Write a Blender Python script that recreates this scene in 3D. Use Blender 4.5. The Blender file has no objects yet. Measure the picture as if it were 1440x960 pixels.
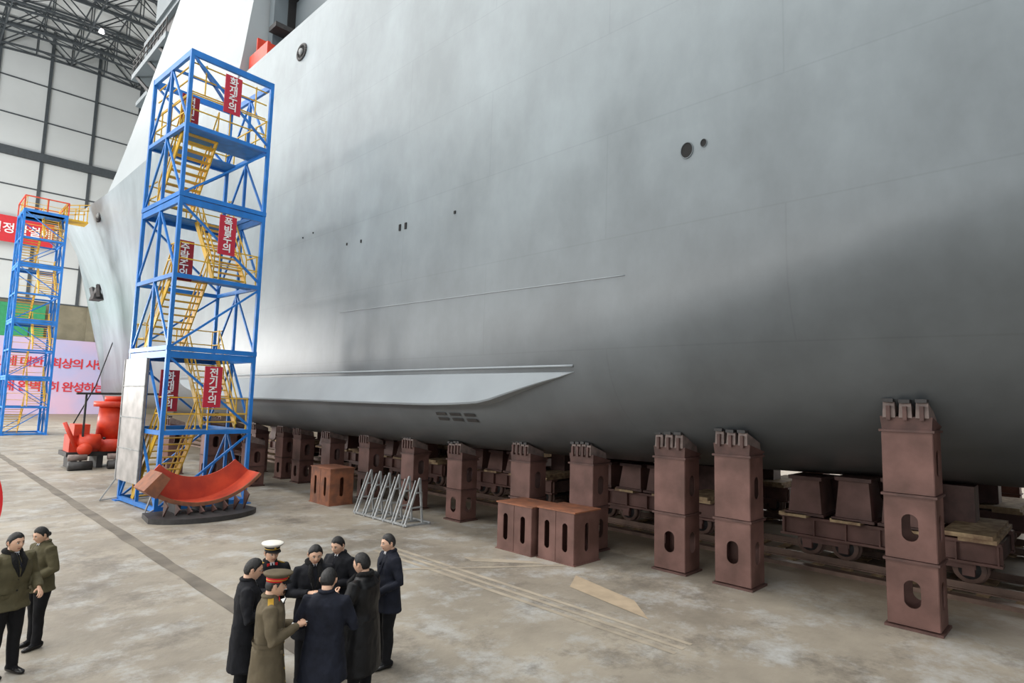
import bpy, math, random
from mathutils import Vector, Matrix, noise
random.seed(4)
sc=bpy.context.scene
try:
    sc.view_settings.view_transform='Standard'
except Exception: pass
PI=math.pi
# ---------------------------------------------------------------- camera
f=850.0
yaw=math.radians(45.5); pit=math.radians(5.7); rol=math.radians(1.5)
F0=Vector((math.sin(yaw),math.cos(yaw),0)); R0=Vector((math.cos(yaw),-math.sin(yaw),0)); U0=Vector((0,0,1))
F=F0*math.cos(pit)+U0*math.sin(pit); Uc=U0*math.cos(pit)-F0*math.sin(pit)
R=R0*math.cos(rol)+Uc*math.sin(rol); U=Uc*math.cos(rol)-R0*math.sin(rol)
cam=bpy.data.cameras.new('camera'); cam.lens=f*36/1440; cam.clip_end=500
co=bpy.data.objects.new('camera',cam); bpy.context.collection.objects.link(co); sc.camera=co
M=Matrix((R,U,-F)).transposed().to_4x4(); M.translation=Vector((0,0,3.53)); co.matrix_world=M

# ---------------------------------------------------------------- materials
def lin(c):
    return tuple((x/255/12.92 if x/255<=0.04045 else ((x/255+0.055)/1.055)**2.4) for x in c)
MATS={}
def mat(name,rgb,rough=0.6,metal=0.0,var=0.12,scale=3.0,bump=0.0,bscale=20.0,rgb2=None,emit=0,spec=0.5):
    if name in MATS: return MATS[name]
    m=bpy.data.materials.new(name); m.use_nodes=True; nt=m.node_tree; b=nt.nodes['Principled BSDF']
    L=nt.links; tc=nt.nodes.new('ShaderNodeTexCoord')
    n=nt.nodes.new('ShaderNodeTexNoise'); n.inputs['Scale'].default_value=scale; n.inputs['Detail'].default_value=5
    L.new(tc.outputs['Object'],n.inputs['Vector'])
    r=nt.nodes.new('ShaderNodeValToRGB'); c=lin(rgb)
    c2=lin(rgb2) if rgb2 else tuple(min(1,x*(1+var)) for x in c)
    c1=c if rgb2 else tuple(x*(1-var) for x in c)
    r.color_ramp.elements[0].position=0.35; r.color_ramp.elements[1].position=0.65
    r.color_ramp.elements[0].color=(*c1,1); r.color_ramp.elements[1].color=(*c2,1)
    L.new(n.outputs['Fac'],r.inputs['Fac']); L.new(r.outputs['Color'],b.inputs['Base Color'])
    b.inputs['Roughness'].default_value=rough; b.inputs['Metallic'].default_value=metal
    b.inputs['Specular IOR Level'].default_value=spec
    if bump>0:
        n2=nt.nodes.new('ShaderNodeTexNoise'); n2.inputs['Scale'].default_value=bscale; n2.inputs['Detail'].default_value=4
        L.new(tc.outputs['Object'],n2.inputs['Vector'])
        bp=nt.nodes.new('ShaderNodeBump'); bp.inputs['Strength'].default_value=bump; bp.inputs['Distance'].default_value=0.02
        L.new(n2.outputs['Fac'],bp.inputs['Height']); L.new(bp.outputs['Normal'],b.inputs['Normal'])
    if emit:
        b.inputs['Emission Color'].default_value=(1,1,1,1); b.inputs['Emission Strength'].default_value=emit
    MATS[name]=m; return m

m_blue=mat('blue_paint',(34,118,200),0.4,var=0.15,scale=2)
m_blue2=mat('blue_deck',(46,122,190),0.5,var=0.15,scale=4)
m_yel=mat('yellow_paint',(222,176,48),0.5,var=0.1)
m_red=mat('red_sign',(190,40,62),0.5,var=0.05)
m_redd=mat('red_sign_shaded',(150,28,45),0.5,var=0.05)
m_white=mat('white_letters',(240,240,240),0.5,var=0.01)
m_brown=mat('brown_primer_steel',(120,86,78),0.6,scale=1.6,rgb2=(90,62,54),bump=0.2,bscale=8)
m_brown_d=mat('brown_flange_steel',(88,62,56),0.6,var=0.25,scale=4)
m_rust=mat('orange_rust_steel',(150,94,66),0.7,var=0.2,scale=4,rgb2=(116,76,58))
m_clamp=mat('clamp_steel',(126,110,104),0.6,var=0.25,scale=6)
m_wood=mat('timber_packing',(196,170,132),0.8,var=0.2,scale=5,rgb2=(140,112,88))
m_wheel=mat('carriage_wheel_steel',(128,104,94),0.5,var=0.2,scale=4)
m_dark=mat('dark_steel',(52,50,50),0.55,var=0.25,scale=5)
m_black=mat('black_void',(14,14,15),0.8,var=0.1)
m_orange=mat('orange_red_paint',(220,70,36),0.45,var=0.15,scale=2,rgb2=(190,50,32))
m_redplate=mat('red_primer_plate',(212,84,54),0.55,var=0.15,scale=1.5,rgb2=(170,60,44))
m_grey=mat('light_grey_steel',(150,152,152),0.5,var=0.2,scale=5)
m_silver=mat('bare_sheet_metal',(176,172,170),0.4,metal=0.5,var=0.2,scale=2)
m_fin=mat('bilge_keel_paint',(138,145,150),0.42,var=0.07,scale=0.6)
m_super=mat('superstructure_paint',(146,153,156),0.5,var=0.06,scale=0.2)
m_superd=mat('deckhouse_paint',(98,107,112),0.5,var=0.06,scale=0.2)
m_truss=mat('truss_steel',(66,72,76),0.6,var=0.1)
m_roof=mat('roof_sheet',(214,218,218),0.7,var=0.05,scale=0.3)
m_pane=mat('wall_panel_white',(198,202,202),0.6,var=0.04,scale=0.15)
m_conc=mat('wall_concrete',(128,122,103),0.85,var=0.15,scale=0.6)
m_green=mat('green_paint',(44,142,92),0.6,var=0.1)
m_pink=mat('banner_pink',(208,176,200),0.6,rgb2=(172,176,214),scale=0.15)
m_redt=mat('banner_red',(200,40,50),0.6,var=0.04)
m_lamp=mat('lamp_glass',(255,255,255),0.4,emit=6)
m_rail=mat('rail_steel',(120,98,86),0.45,var=0.2,metal=0.4)
m_skin=mat('skin',(220,176,148),0.5,var=0.05,scale=12)
m_lip=mat('lips',(176,110,98),0.5,var=0.03)
m_hair=mat('black_hair',(20,18,18),0.45,var=0.3,scale=60,bump=0.5,bscale=120)
m_hairg=mat('greying_hair',(40,38,38),0.5,var=0.3,scale=60)
m_eye=mat('eye_white',(225,220,212),0.3,var=0.01)
m_iris=mat('iris',(28,18,14),0.2,var=0.01)
m_coatk=mat('black_wool',(25,26,31),0.8,var=0.25,scale=9,bump=0.6,bscale=9,spec=0.25)
m_coatn=mat('navy_wool',(28,31,42),0.8,var=0.25,scale=9,bump=0.6,bscale=9,spec=0.25)
m_leather=mat('black_leather_coat',(18,18,20),0.5,var=0.25,scale=9,bump=0.5,bscale=9,spec=0.3)
m_trou=mat('black_trousers',(22,22,25),0.8,var=0.2,scale=9,bump=0.5,bscale=10,spec=0.25)
m_shoe=mat('black_leather',(15,14,14),0.3,var=0.1)
m_olive=mat('olive_greatcoat',(98,88,70),0.8,var=0.12,scale=8,bump=0.5,bscale=8,spec=0.25)
m_jack=mat('olive_jacket',(84,78,56),0.75,var=0.15,scale=8,bump=0.8,bscale=10,spec=0.3)
m_fur=mat('black_fur',(14,13,14),0.95,var=0.4,scale=50,bump=1.0,bscale=80)
m_gold=mat('gold_braid',(212,172,70),0.35,metal=0.5,var=0.1)
m_capw=mat('white_cap_cloth',(228,224,214),0.7,var=0.03)
m_paper=mat('paper',(236,236,232),0.7,var=0.02)
m_shirt=mat('white_shirt',(225,226,228),0.7,var=0.02)
m_flag=mat('flag_red',(214,24,30),0.6,var=0.05)

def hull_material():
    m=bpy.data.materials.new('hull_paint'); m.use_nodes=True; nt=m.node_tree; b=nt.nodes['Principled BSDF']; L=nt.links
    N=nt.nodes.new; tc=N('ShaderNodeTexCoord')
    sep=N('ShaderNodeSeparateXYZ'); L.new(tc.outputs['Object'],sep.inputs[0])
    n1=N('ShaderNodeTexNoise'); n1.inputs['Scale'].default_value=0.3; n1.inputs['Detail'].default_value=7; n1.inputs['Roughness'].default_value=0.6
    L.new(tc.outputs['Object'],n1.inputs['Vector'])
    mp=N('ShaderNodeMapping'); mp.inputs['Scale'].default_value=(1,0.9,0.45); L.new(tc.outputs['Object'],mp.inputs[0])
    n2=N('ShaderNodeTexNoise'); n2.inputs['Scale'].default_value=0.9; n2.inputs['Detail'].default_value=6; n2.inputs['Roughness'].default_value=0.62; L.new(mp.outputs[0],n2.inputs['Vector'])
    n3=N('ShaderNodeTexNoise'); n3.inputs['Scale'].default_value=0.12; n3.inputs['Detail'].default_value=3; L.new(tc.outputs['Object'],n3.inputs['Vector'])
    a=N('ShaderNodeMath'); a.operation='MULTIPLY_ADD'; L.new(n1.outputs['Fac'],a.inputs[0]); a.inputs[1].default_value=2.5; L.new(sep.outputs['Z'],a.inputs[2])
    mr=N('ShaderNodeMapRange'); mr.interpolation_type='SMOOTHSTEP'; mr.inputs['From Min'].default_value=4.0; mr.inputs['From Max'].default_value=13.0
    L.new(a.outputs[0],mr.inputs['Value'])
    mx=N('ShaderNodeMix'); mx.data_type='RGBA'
    mx.inputs['A'].default_value=(*lin((94,98,101)),1); mx.inputs['B'].default_value=(*lin((137,147,152)),1)  # lower hull darkened in the colour: painted shade, fading upward to lighter grey
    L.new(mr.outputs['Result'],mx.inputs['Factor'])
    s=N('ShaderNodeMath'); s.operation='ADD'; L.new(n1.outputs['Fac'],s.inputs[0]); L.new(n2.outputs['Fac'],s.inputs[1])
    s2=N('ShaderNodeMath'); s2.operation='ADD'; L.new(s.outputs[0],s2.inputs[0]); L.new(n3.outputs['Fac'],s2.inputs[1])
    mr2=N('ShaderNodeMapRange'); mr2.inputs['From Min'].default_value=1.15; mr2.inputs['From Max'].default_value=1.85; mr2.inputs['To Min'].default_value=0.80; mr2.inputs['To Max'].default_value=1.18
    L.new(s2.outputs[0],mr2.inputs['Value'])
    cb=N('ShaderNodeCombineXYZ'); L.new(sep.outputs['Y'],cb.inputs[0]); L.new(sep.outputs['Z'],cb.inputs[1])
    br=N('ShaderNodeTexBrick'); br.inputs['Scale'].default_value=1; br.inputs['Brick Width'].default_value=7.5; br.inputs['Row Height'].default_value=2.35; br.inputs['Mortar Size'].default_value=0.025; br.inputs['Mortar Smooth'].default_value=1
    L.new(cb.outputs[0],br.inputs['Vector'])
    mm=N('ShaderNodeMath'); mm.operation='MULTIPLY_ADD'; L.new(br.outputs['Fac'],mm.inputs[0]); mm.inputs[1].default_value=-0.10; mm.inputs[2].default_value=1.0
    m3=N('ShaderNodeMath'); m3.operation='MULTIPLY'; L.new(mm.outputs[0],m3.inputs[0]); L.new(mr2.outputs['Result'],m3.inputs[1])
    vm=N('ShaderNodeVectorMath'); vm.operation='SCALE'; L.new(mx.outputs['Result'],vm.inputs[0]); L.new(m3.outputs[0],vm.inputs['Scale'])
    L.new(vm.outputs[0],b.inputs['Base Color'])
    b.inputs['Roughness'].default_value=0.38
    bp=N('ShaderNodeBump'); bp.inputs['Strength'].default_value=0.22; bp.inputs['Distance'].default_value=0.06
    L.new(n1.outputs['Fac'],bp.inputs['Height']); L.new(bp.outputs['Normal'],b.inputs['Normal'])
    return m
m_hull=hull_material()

def floor_material():
    m=bpy.data.materials.new('concrete_floor'); m.use_nodes=True; nt=m.node_tree; b=nt.nodes['Principled BSDF']; L=nt.links
    N=nt.nodes.new; tc=N('ShaderNodeTexCoord')
    def nz(s,d=6,r=0.6):
        n=N('ShaderNodeTexNoise'); n.inputs['Scale'].default_value=s; n.inputs['Detail'].default_value=d; n.inputs['Roughness'].default_value=r
        L.new(tc.outputs['Object'],n.inputs['Vector']); return n
    n1=nz(0.28,9,0.68); n2=nz(0.9,10,0.75); n3=nz(9,4); n4=nz(0.5,10,0.8)
    r=N('ShaderNodeValToRGB'); e=r.color_ramp.elements
    e[0].position=0.36; e[0].color=(*lin((130,122,110)),1); e[1].position=0.64; e[1].color=(*lin((168,159,144)),1)
    L.new(n1.outputs['Fac'],r.inputs['Fac'])
    r2=N('ShaderNodeValToRGB'); e=r2.color_ramp.elements; e[0].position=0.50; e[0].color=(0,0,0,1); e[1].position=0.68; e[1].color=(.9,.9,.9,1)
    L.new(n2.outputs['Fac'],r2.inputs['Fac'])
    mx=N('ShaderNodeMix'); mx.data_type='RGBA'; L.new(r2.outputs['Color'],mx.inputs['Factor']); L.new(r.outputs['Color'],mx.inputs['A']); mx.inputs['B'].default_value=(*lin((182,183,181)),1)
    r3=N('ShaderNodeValToRGB'); e=r3.color_ramp.elements; e[0].position=0.36; e[0].color=(.85,.85,.85,1); e[1].position=0.49; e[1].color=(0,0,0,1)
    L.new(n4.outputs['Fac'],r3.inputs['Fac'])
    mx2=N('ShaderNodeMix'); mx2.data_type='RGBA'; L.new(r3.outputs['Color'],mx2.inputs['Factor']); L.new(mx.outputs['Result'],mx2.inputs['A']); mx2.inputs['B'].default_value=(*lin((108,101,92)),1)
    sep=N('ShaderNodeSeparateXYZ'); L.new(tc.outputs['Object'],sep.inputs[0])
    mr=N('ShaderNodeMapRange'); mr.interpolation_type='SMOOTHSTEP'; mr.inputs['From Min'].default_value=11.5; mr.inputs['From Max'].default_value=15; mr.inputs['To Max'].default_value=0.65
    L.new(sep.outputs['X'],mr.inputs['Value'])
    mx3=N('ShaderNodeMix'); mx3.data_type='RGBA'; L.new(mr.outputs['Result'],mx3.inputs['Factor']); L.new(mx2.outputs['Result'],mx3.inputs['A']); mx3.inputs['B'].default_value=(*lin((156,136,112)),1)
    L.new(mx3.outputs['Result'],b.inputs['Base Color'])
    b.inputs['Roughness'].default_value=0.55
    bp=N('ShaderNodeBump'); bp.inputs['Strength'].default_value=0.3; bp.inputs['Distance'].default_value=0.02; L.new(n3.outputs['Fac'],bp.inputs['Height']); L.new(bp.outputs['Normal'],b.inputs['Normal'])
    return m
m_floor=floor_material()
m_stain=mat('floor_drain_stain',(124,116,104),0.75,rgb2=(96,89,80),scale=1.5)
m_seam=mat('floor_light_strip',(166,155,138),0.7,var=0.16,scale=2)
m_patch=mat('floor_repair_patch',(176,158,134),0.7,var=0.1,scale=3)

# ---------------------------------------------------------------- mesh builder
class MB:
    def __init__(s): s.v=[];s.f=[];s.m=[];s.mats=[];s.sm=[]
    def mi(s,m):
        if m not in s.mats: s.mats.append(m)
        return s.mats.index(m)
    def add(s,vs,fs,m,smooth=False,T=None):
        o=len(s.v)
        s.v+= [tuple(T@Vector(v)) for v in vs] if T is not None else [tuple(v) for v in vs]
        k=s.mi(m)
        for q in fs: s.f.append([i+o for i in q]); s.m.append(k); s.sm.append(smooth)
    def box(s,c,d,m,T=None,taper=1.0):
        x,y,z=[a/2 for a in d]; t=taper
        vs=[(-x,-y,-z),(x,-y,-z),(x,y,-z),(-x,y,-z),(-x*t,-y*t,z),(x*t,-y*t,z),(x*t,y*t,z),(-x*t,y*t,z)]
        vs=[(a+c[0],b+c[1],e+c[2]) for a,b,e in vs]
        s.add(vs,[(3,2,1,0),(4,5,6,7),(0,1,5,4),(1,2,6,5),(2,3,7,6),(3,0,4,7)],m,T=T)
    def bb(s,a,b,m,T=None):
        s.box([(p+q)/2 for p,q in zip(a,b)],[abs(q-p) for p,q in zip(a,b)],m,T)
    def beam(s,p,q,w,h,m,up=(0,0,1)):
        p=Vector(p);q=Vector(q);d=q-p;L=d.length
        if L<1e-6:return
        d/=L; u=Vector(up)
        if abs(d.dot(u))>0.98: u=Vector((1,0,0))
        x=u.cross(d).normalized(); y=d.cross(x)
        T=Matrix((x,y,d)).transposed().to_4x4(); T.translation=(p+q)/2
        s.box((0,0,0),(w,h,L),m,T)
    def cyl(s,p,q,r0,m,r1=None,n=16,smooth=True,cap=True):
        r1=r0 if r1 is None else r1
        s.loft([(p,r0),(q,r1)],m,n,smooth,cap)
    def loft(s,path,m,n=16,smooth=True,cap=True,T=None):
        P=[Vector(a[0]) for a in path]; vs=[];fs=[]
        prevx=None
        for i,p in enumerate(P):
            d=(P[min(i+1,len(P)-1)]-P[max(i-1,0)])
            d=d.normalized() if d.length>1e-9 else Vector((0,0,1))
            if prevx is None:
                a=Vector((1,0,0)) if abs(d.x)<0.9 else Vector((0,1,0))
            else: a=prevx
            x=(a-d*a.dot(d)).normalized(); y=d.cross(x); prevx=x
            r=path[i][1]; rx,ry=(r,r) if not isinstance(r,(tuple,list)) else r
            for k in range(n):
                t=2*PI*k/n; vs.append(p+x*rx*math.cos(t)+y*ry*math.sin(t))
        for i in range(len(P)-1):
            for k in range(n):
                fs.append((i*n+k,i*n+(k+1)%n,(i+1)*n+(k+1)%n,(i+1)*n+k))
        if cap:
            fs.append(tuple(reversed(range(n)))); fs.append(tuple((len(P)-1)*n+k for k in range(n)))
        s.add(vs,fs,m,smooth,T)
    def rings(s,rs,m,n=28,smooth=True,cap=True,e=2.0,T=None):
        vs=[];fs=[]
        for z,cx,cy,rx,ry in rs:
            for k in range(n):
                t=2*PI*k/n; c=math.cos(t);q=math.sin(t)
                vs.append((cx+rx*math.copysign(abs(c)**(2/e),c),cy+ry*math.copysign(abs(q)**(2/e),q),z))
        for i in range(len(rs)-1):
            for k in range(n): fs.append((i*n+k,i*n+(k+1)%n,(i+1)*n+(k+1)%n,(i+1)*n+k))
        if cap:
            fs.append(tuple(reversed(range(n)))); fs.append(tuple((len(rs)-1)*n+k for k in range(n)))
        s.add(vs,fs,m,smooth,T)
    def sphere(s,c,r,m,n=14,T=None):
        rx,ry,rz=(r,r,r) if not isinstance(r,(tuple,list)) else r
        h=n//2+1; vs=[];fs=[]
        for i in range(h+1):
            th=PI*i/h
            for k in range(n):
                a=2*PI*k/n; vs.append((c[0]+rx*math.sin(th)*math.cos(a),c[1]+ry*math.sin(th)*math.sin(a),c[2]+rz*math.cos(th)))
        for i in range(h):
            for k in range(n): fs.append((i*n+k,(i+1)*n+k,(i+1)*n+(k+1)%n,i*n+(k+1)%n))
        s.add(vs,fs,m,True,T)
    def holed(s,o,ux,uy,w,h,rw,rh,m,th=0.02,n=32):
        o=Vector(o);ux=Vector(ux);uy=Vector(uy);nn=ux.cross(uy); vs=[]
        for side in (0.5,-0.5):
            for k in range(n):
                t=2*PI*k/n;c=math.cos(t);q=math.sin(t); mx=max(abs(c),abs(q))
                vs.append(o+ux*(w/2*c/mx)+uy*(h/2*q/mx)+nn*th*side)
            for k in range(n):
                t=2*PI*k/n;c=math.cos(t);q=math.sin(t)
                yy=q*rw+(math.copysign(rh-rw,q) if abs(q)>1e-6 else 0); xx=c*rw
                vs.append(o+ux*xx+uy*yy+nn*th*side)
        fs=[]
        for k in range(n):
            j=(k+1)%n
            fs.append((k,j,n+j,n+k)); fs.append((2*n+k,3*n+k,3*n+j,2*n+j)); fs.append((n+k,n+j,3*n+j,3*n+k)); fs.append((j,k,2*n+k,2*n+j))
        s.add(vs,fs,m)
    def obj(s,name,parent=None,loc=None):
        me=bpy.data.meshes.new(name); me.from_pydata(s.v,[],s.f)
        for m in s.mats: me.materials.append(m)
        me.polygons.foreach_set('material_index',s.m); me.polygons.foreach_set('use_smooth',s.sm); me.update()
        return link(name,me,parent,loc)
def link(name,data,parent=None,loc=None):
    ob=bpy.data.objects.new(name,data); bpy.context.collection.objects.link(ob)
    if loc is not None: ob.location=loc
    if parent is not None: ob.parent=parent
    return ob
def empty(name,loc=(0,0,0),T=None):
    e=bpy.data.objects.new(name,None); e.empty_display_size=0.3; bpy.context.collection.objects.link(e)
    e.location=loc
    if T is not None: e.matrix_world=T
    return e
def interp(x,pts):
    if x<=pts[0][0]: return pts[0][1]
    for (a,b),(c,d) in zip(pts,pts[1:]):
        if x<=c: return b+(d-b)*(x-a)/(c-a)
    return pts[-1][1]
def sinterp(x,pts): return (interp(x-2.5,pts)+2*interp(x,pts)+interp(x+2.5,pts))/4

# ---------------------------------------------------------------- ship
CX=18.5
def zk(y):
    if y<-5: return 1.9+((-y-5)/40)**2*5
    if y>88: return 1.9+(y-88)/14*18.6
    return 1.9
def zd(y): return interp(y,[(-45,19),(55,19),(75,20.2),(102,22.4)])
def zb(y): 
    if y>88: return zk(y)+0.5
    return interp(y,[(-45,9.5),(-10,8.5),(0,6.9),(5,6.0),(15,5.0),(90,5.0)])
def Bw(y): return sinterp(y,[(-45,6.2),(-20,7.8),(-5,8.1),(30,8.1),(35,7.85),(40,7.45),(45,6.9),(50,6.25),(55,5.5),(60,4.7),(65,3.9),(70,3.1),(75,2.35),(80,1.6),(85,0.9),(88,0.45),(92,0.12),(102,0.08)])
def Bu(y): return sinterp(y,[(-45,7.5),(-20,7.9),(40,7.95),(55,8.05),(65,8.0),(70,7.85),(75,7.5),(80,6.8),(85,5.8),(90,4.4),(95,2.7),(100,0.9),(102,0.08)])
def zt(y): return interp(y,[(0,4.2),(2.4,3.65),(5.4,3.0),(6.8,2.85),(9.2,2.5),(11.2,2.38),(14,2.25),(19,2.15),(25,2.15)])
def nexp(y):
    if y>25: return interp(y,[(25,4.6),(40,3.4),(60,2.2),(85,1.6)])
    if y<0: return 1.9
    B=Bw(y); fr=(CX-12.1)/B; q=(zb(y)-zt(y))/(zb(y)-zk(y)); lo,hi=1.05,12
    for _ in range(40):
        mi=(lo+hi)/2
        if fr**mi+q**mi>1: lo=mi
        else: hi=mi
    return (lo+hi)/2
NA,NT=16,30
SEC={}
def section(y):
    if y in SEC: return SEC[y]
    n=nexp(y);B=Bw(y);b=zb(y);k=zk(y);d=zd(y);out=[]
    for i in range(NA+1):
        a=PI/2*i/NA
        out.append((B*math.sin(a)**(2/n), b-(b-k)*max(0,math.cos(a))**(2/n)))
    for i in range(1,NT+1):
        t=i/NT; z=b+(d-b)*t
        p=interp(y,[(30,1.0),(60,1.6),(88,1.8),(90,1.1)])
        out.append((B+(Bu(y)-B)*t**p, z))
    SEC[y]=out
    return out
def hull_x(y,z):
    s=section(y)
    for (h0,z0),(h1,z1) in zip(s,s[1:]):
        if z0<=z<=z1 and z1>z0: return CX-(h0+(h1-h0)*(z-z0)/(z1-z0))
    return CX-s[-1][0]
def hull_z(y,x):
    s=section(y); h=abs(CX-x)
    for (h0,z0),(h1,z1) in zip(s,s[1:]):
        if h0<=h<=h1 and h1>h0: return z0+(z1-z0)*(h-h0)/(h1-h0)
    return s[NA][1]
ship=empty('warship')
hb=MB(); ys=[-45+i*1.5 for i in range(89)]+[88+i*0.7 for i in range(0,21)]
vs=[];fs=[]
for y in ys:
    s=section(y)
    for h,z in s: vs.append((CX-h,y,z))
    for h,z in s: vs.append((CX+h,y,z))
K=NA+NT+1
for i in range(len(ys)-1):
    for j in range(K-1):
        a=i*2*K+j;b=a+2*K
        fs.append((a,a+1,b+1,b)); a+=K;b+=K; fs.append((a,b,b+1,a+1))
    fs.append((i*2*K+K-1,i*2*K+2*K-1,(i+1)*2*K+2*K-1,(i+1)*2*K+K-1))
fs.append(tuple(range(K-1,-1,-1))+tuple(range(K+1,2*K)))
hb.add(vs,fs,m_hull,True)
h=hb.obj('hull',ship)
es=h.modifiers.new('es','EDGE_SPLIT'); es.split_angle=math.radians(50)
# bilge keel
bk=MB(); yy=[8.4+i*0.4 for i in range(68)]; vs=[]
for i,y in enumerate(yy):
    t=(y-8.4); u=min(1,t/5.6)
    g=math.sqrt(max(0,1-(1-u)**2.2))*min(1,.25+u*1.6)
    e2=min(1,max(0,(yy[-1]-y)/6))**0.6
    g=g*e2
    zr=4.24
    xr=hull_x(y,zr)+0.03
    zo=zr-0.80*g-0.01; xo=hull_x(y,zo)-0.48*g-0.01
    zl=zo-0.05*g-0.01; xl=hull_x(y,zl)+0.05
    vs+=[(xr,y,zr),(xr-0.05-0.03*g,y,zr-0.02),(xo,y,zo),(xo+0.02,y,zo-0.04*g-0.01),(xl,y,zl-0.02*g)]
fs=[]
for i in range(len(yy)-1):
    for j in range(4):
        a=i*5+j; fs.append((a,a+5,a+6,a+1))
bk.add(vs,fs,m_fin,False)
bk.loft([((hull_x(y,4.36)-0.01,y,4.36),0.03) for y in yy],m_fin,8)
bk.obj('bilge_keel',ship)
ft=MB()
def port(y,z,r,m=m_black,ry=None):
    x=hull_x(y,z)
    T=Matrix.Translation((x,y,z))@Matrix.Rotation(-PI/2,4,'Y')
    n=24; ry=ry or r
    def disc(rr,rr2,h): return [(rr*math.cos(2*PI*k/n),rr2*math.sin(2*PI*k/n),h) for k in range(n)]
    vs=disc(r*1.12,ry*1.12,-0.05)+disc(r*1.12,ry*1.12,0.02)+disc(r,ry,0.02)+disc(r,ry,-0.02)
    fs=[(a*n+k,a*n+(k+1)%n,(a+1)*n+(k+1)%n,(a+1)*n+k) for a in range(3) for k in range(n)]
    ft.add(vs,fs,m_superd,True,T)
    ft.add(disc(r,ry,0.012),[tuple(range(n))],m,False,T)
port(5.6,8.5,0.15,ry=.12); port(5.25,8.55,0.075,ry=.06)
for y,z,w,hh in [(12.6,8.7,.07,.08),(15.2,8.75,.09,.2),(14.9,8.75,.09,.2),(17.4,8.7,.06,.1),(18.3,8.75,.05,.08),(20.8,9.6,.05,.05),(21.6,9.55,.05,.05)]:
    x=hull_x(y,z); ft.box((x,y,z),(0.05,w,hh),m_black)
def hawse(y,z,r):
    x=hull_x(y,z); T=Matrix.Translation((x,y,z))@Matrix.Rotation(-PI/2,4,'Y')
    n=24
    for k in range(n):
        a=2*PI*k/n;b=2*PI*(k+1)/n
        ft.loft([(T@Vector((r*math.cos(a),r*math.sin(a)*1.2,0)),r*.22),(T@Vector((r*math.cos(b),r*math.sin(b)*1.2,0)),r*.22)],m_dark,8)
    ft.add([(r*math.cos(2*PI*k/n),r*1.2*math.sin(2*PI*k/n),0.01) for k in range(n)],[tuple(range(n))],m_black,False,T)
    ft.sphere((x-0.05,y,z),(r*.3,r*.4,r*.5),m_grey)
hawse(22.9,17.6,0.30); hawse(59.9,18.2,0.45)
ft.loft([((hull_x(y,6.2+ (y-7)*0.018)-0.004,y,6.2+(y-7)*0.018),0.012) for y in [7+i*0.5 for i in range(24)]],m_fin,6)
def patch(y0,y1,z0,z1,m,off=.02):
    nY,nZ=4,3; vs=[]
    for j in range(nZ+1):
        for i in range(nY+1):
            y=y0+(y1-y0)*i/nY; z=z0+(z1-z0)*j/nZ; vs.append((hull_x(y,z)-off,y,z-off*.5))
    ft.add(vs,[(j*(nY+1)+i,j*(nY+1)+i+1,(j+1)*(nY+1)+i+1,(j+1)*(nY+1)+i) for j in range(nZ) for i in range(nY)],m)
for k in range(3): 
    patch(11.9+k*.55,12.3+k*.55,2.98,3.06,m_dark); patch(11.9+k*.55,12.3+k*.55,3.12,3.2,m_dark)
ft.obj('hull_fittings',ship)
ss=MB()
lv=[(18.9,7.95,29.9,56.2,62),(20.5,7.75,29.9,54.4,59),(23,7.45,30,52.2,56.5),(26,7.1,30,50.0,53.5),(29,6.8,30,47.6,50),(33,6.4,30,45,47),(37,6.1,30,43,45)]
vs=[];fs=[]
for z,hw,yr,y1,y2 in lv:
    vs+=[(CX-hw,yr,z),(CX-hw,y1,z),(CX-hw*.45,y2,z),(CX+hw*.45,y2,z),(CX+hw,y1,z),(CX+hw,yr,z)]
for i in range(len(lv)-1):
    for j in range(6):
        a=i*6+j;b=i*6+(j+1)%6; fs.append((b,a,a+6,b+6))
fs.append(tuple((len(lv)-1)*6+j for j in range(6)))
ss.add(vs,fs,m_super)
ss.bb((12.2,50,30.6),(17,59.5,31.1),m_superd); ss.bb((12.6,48,33.2),(17,58,33.6),m_superd); ss.bb((12.9,50,31.1),(16.5,56.5,33.2),m_dark)
ss.bb((12.4,46,33.6),(17,54,37),m_superd); ss.bb((12.8,56.5,28.6),(15.5,60,29.0),m_superd)
for y in range(50,60): ss.beam((12.22,y,31.1),(12.22,y,32.2),0.07,0.07,m_dark)
for z in (31.6,32.2): ss.beam((12.22,50,z),(12.22,59.5,z),0.07,0.07,m_dark)
for y in (52,55,58.5): ss.beam((12.4,y,30.6),(13.6,y-4.5,26.6),0.22,0.22,m_dark)
ss.cyl((12.9,57.5,31),(12.9,57.5,33),0.4,m_superd,0.28)
ss.bb((11.9,29.3,19),(25,29.85,37),m_superd); ss.bb((13.0,12,19),(24,29.3,24),m_superd)
for z in (21.8,24.4,27.0): ss.bb((11.7,28.5,z),(24,29.3,z+.25),m_dark)
for k in range(14): ss.beam((11.8+k*.8,28.55,24.6),(11.8+k*.8,28.55,25.7),0.05,0.05,m_dark)
ss.beam((11.8,28.55,25.7),(23,28.55,25.7),.06,.06,m_dark); ss.bb((12.6,29.2,22.3),(13.5,29.28,24.2),m_black); ss.bb((14.6,29.2,22.3),(17,29.28,24.2),m_black)
ss.bb((11.0,27.6,19.0),(11.15,29.7,20.3),m_orange); ss.bb((11.15,29.2,19.0),(12.6,29.3,21.2),m_orange)
ss.obj('superstructure',ship)
an=MB(); ax=hull_x(72,13.5)
an.cyl((ax-.3,72,13.2),(ax+.3,72,15.0),0.35,m_dark); an.box((ax-.3,72,12.9),(0.9,2.0,0.6),m_dark,taper=0.7)
an.beam((ax-.3,71.0,12.9),(ax-.5,70.6,14.0),0.3,0.4,m_dark); an.beam((ax-.3,73.0,12.9),(ax-.5,73.4,14.0),0.3,0.4,m_dark)
an.obj('anchor',ship)

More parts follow.
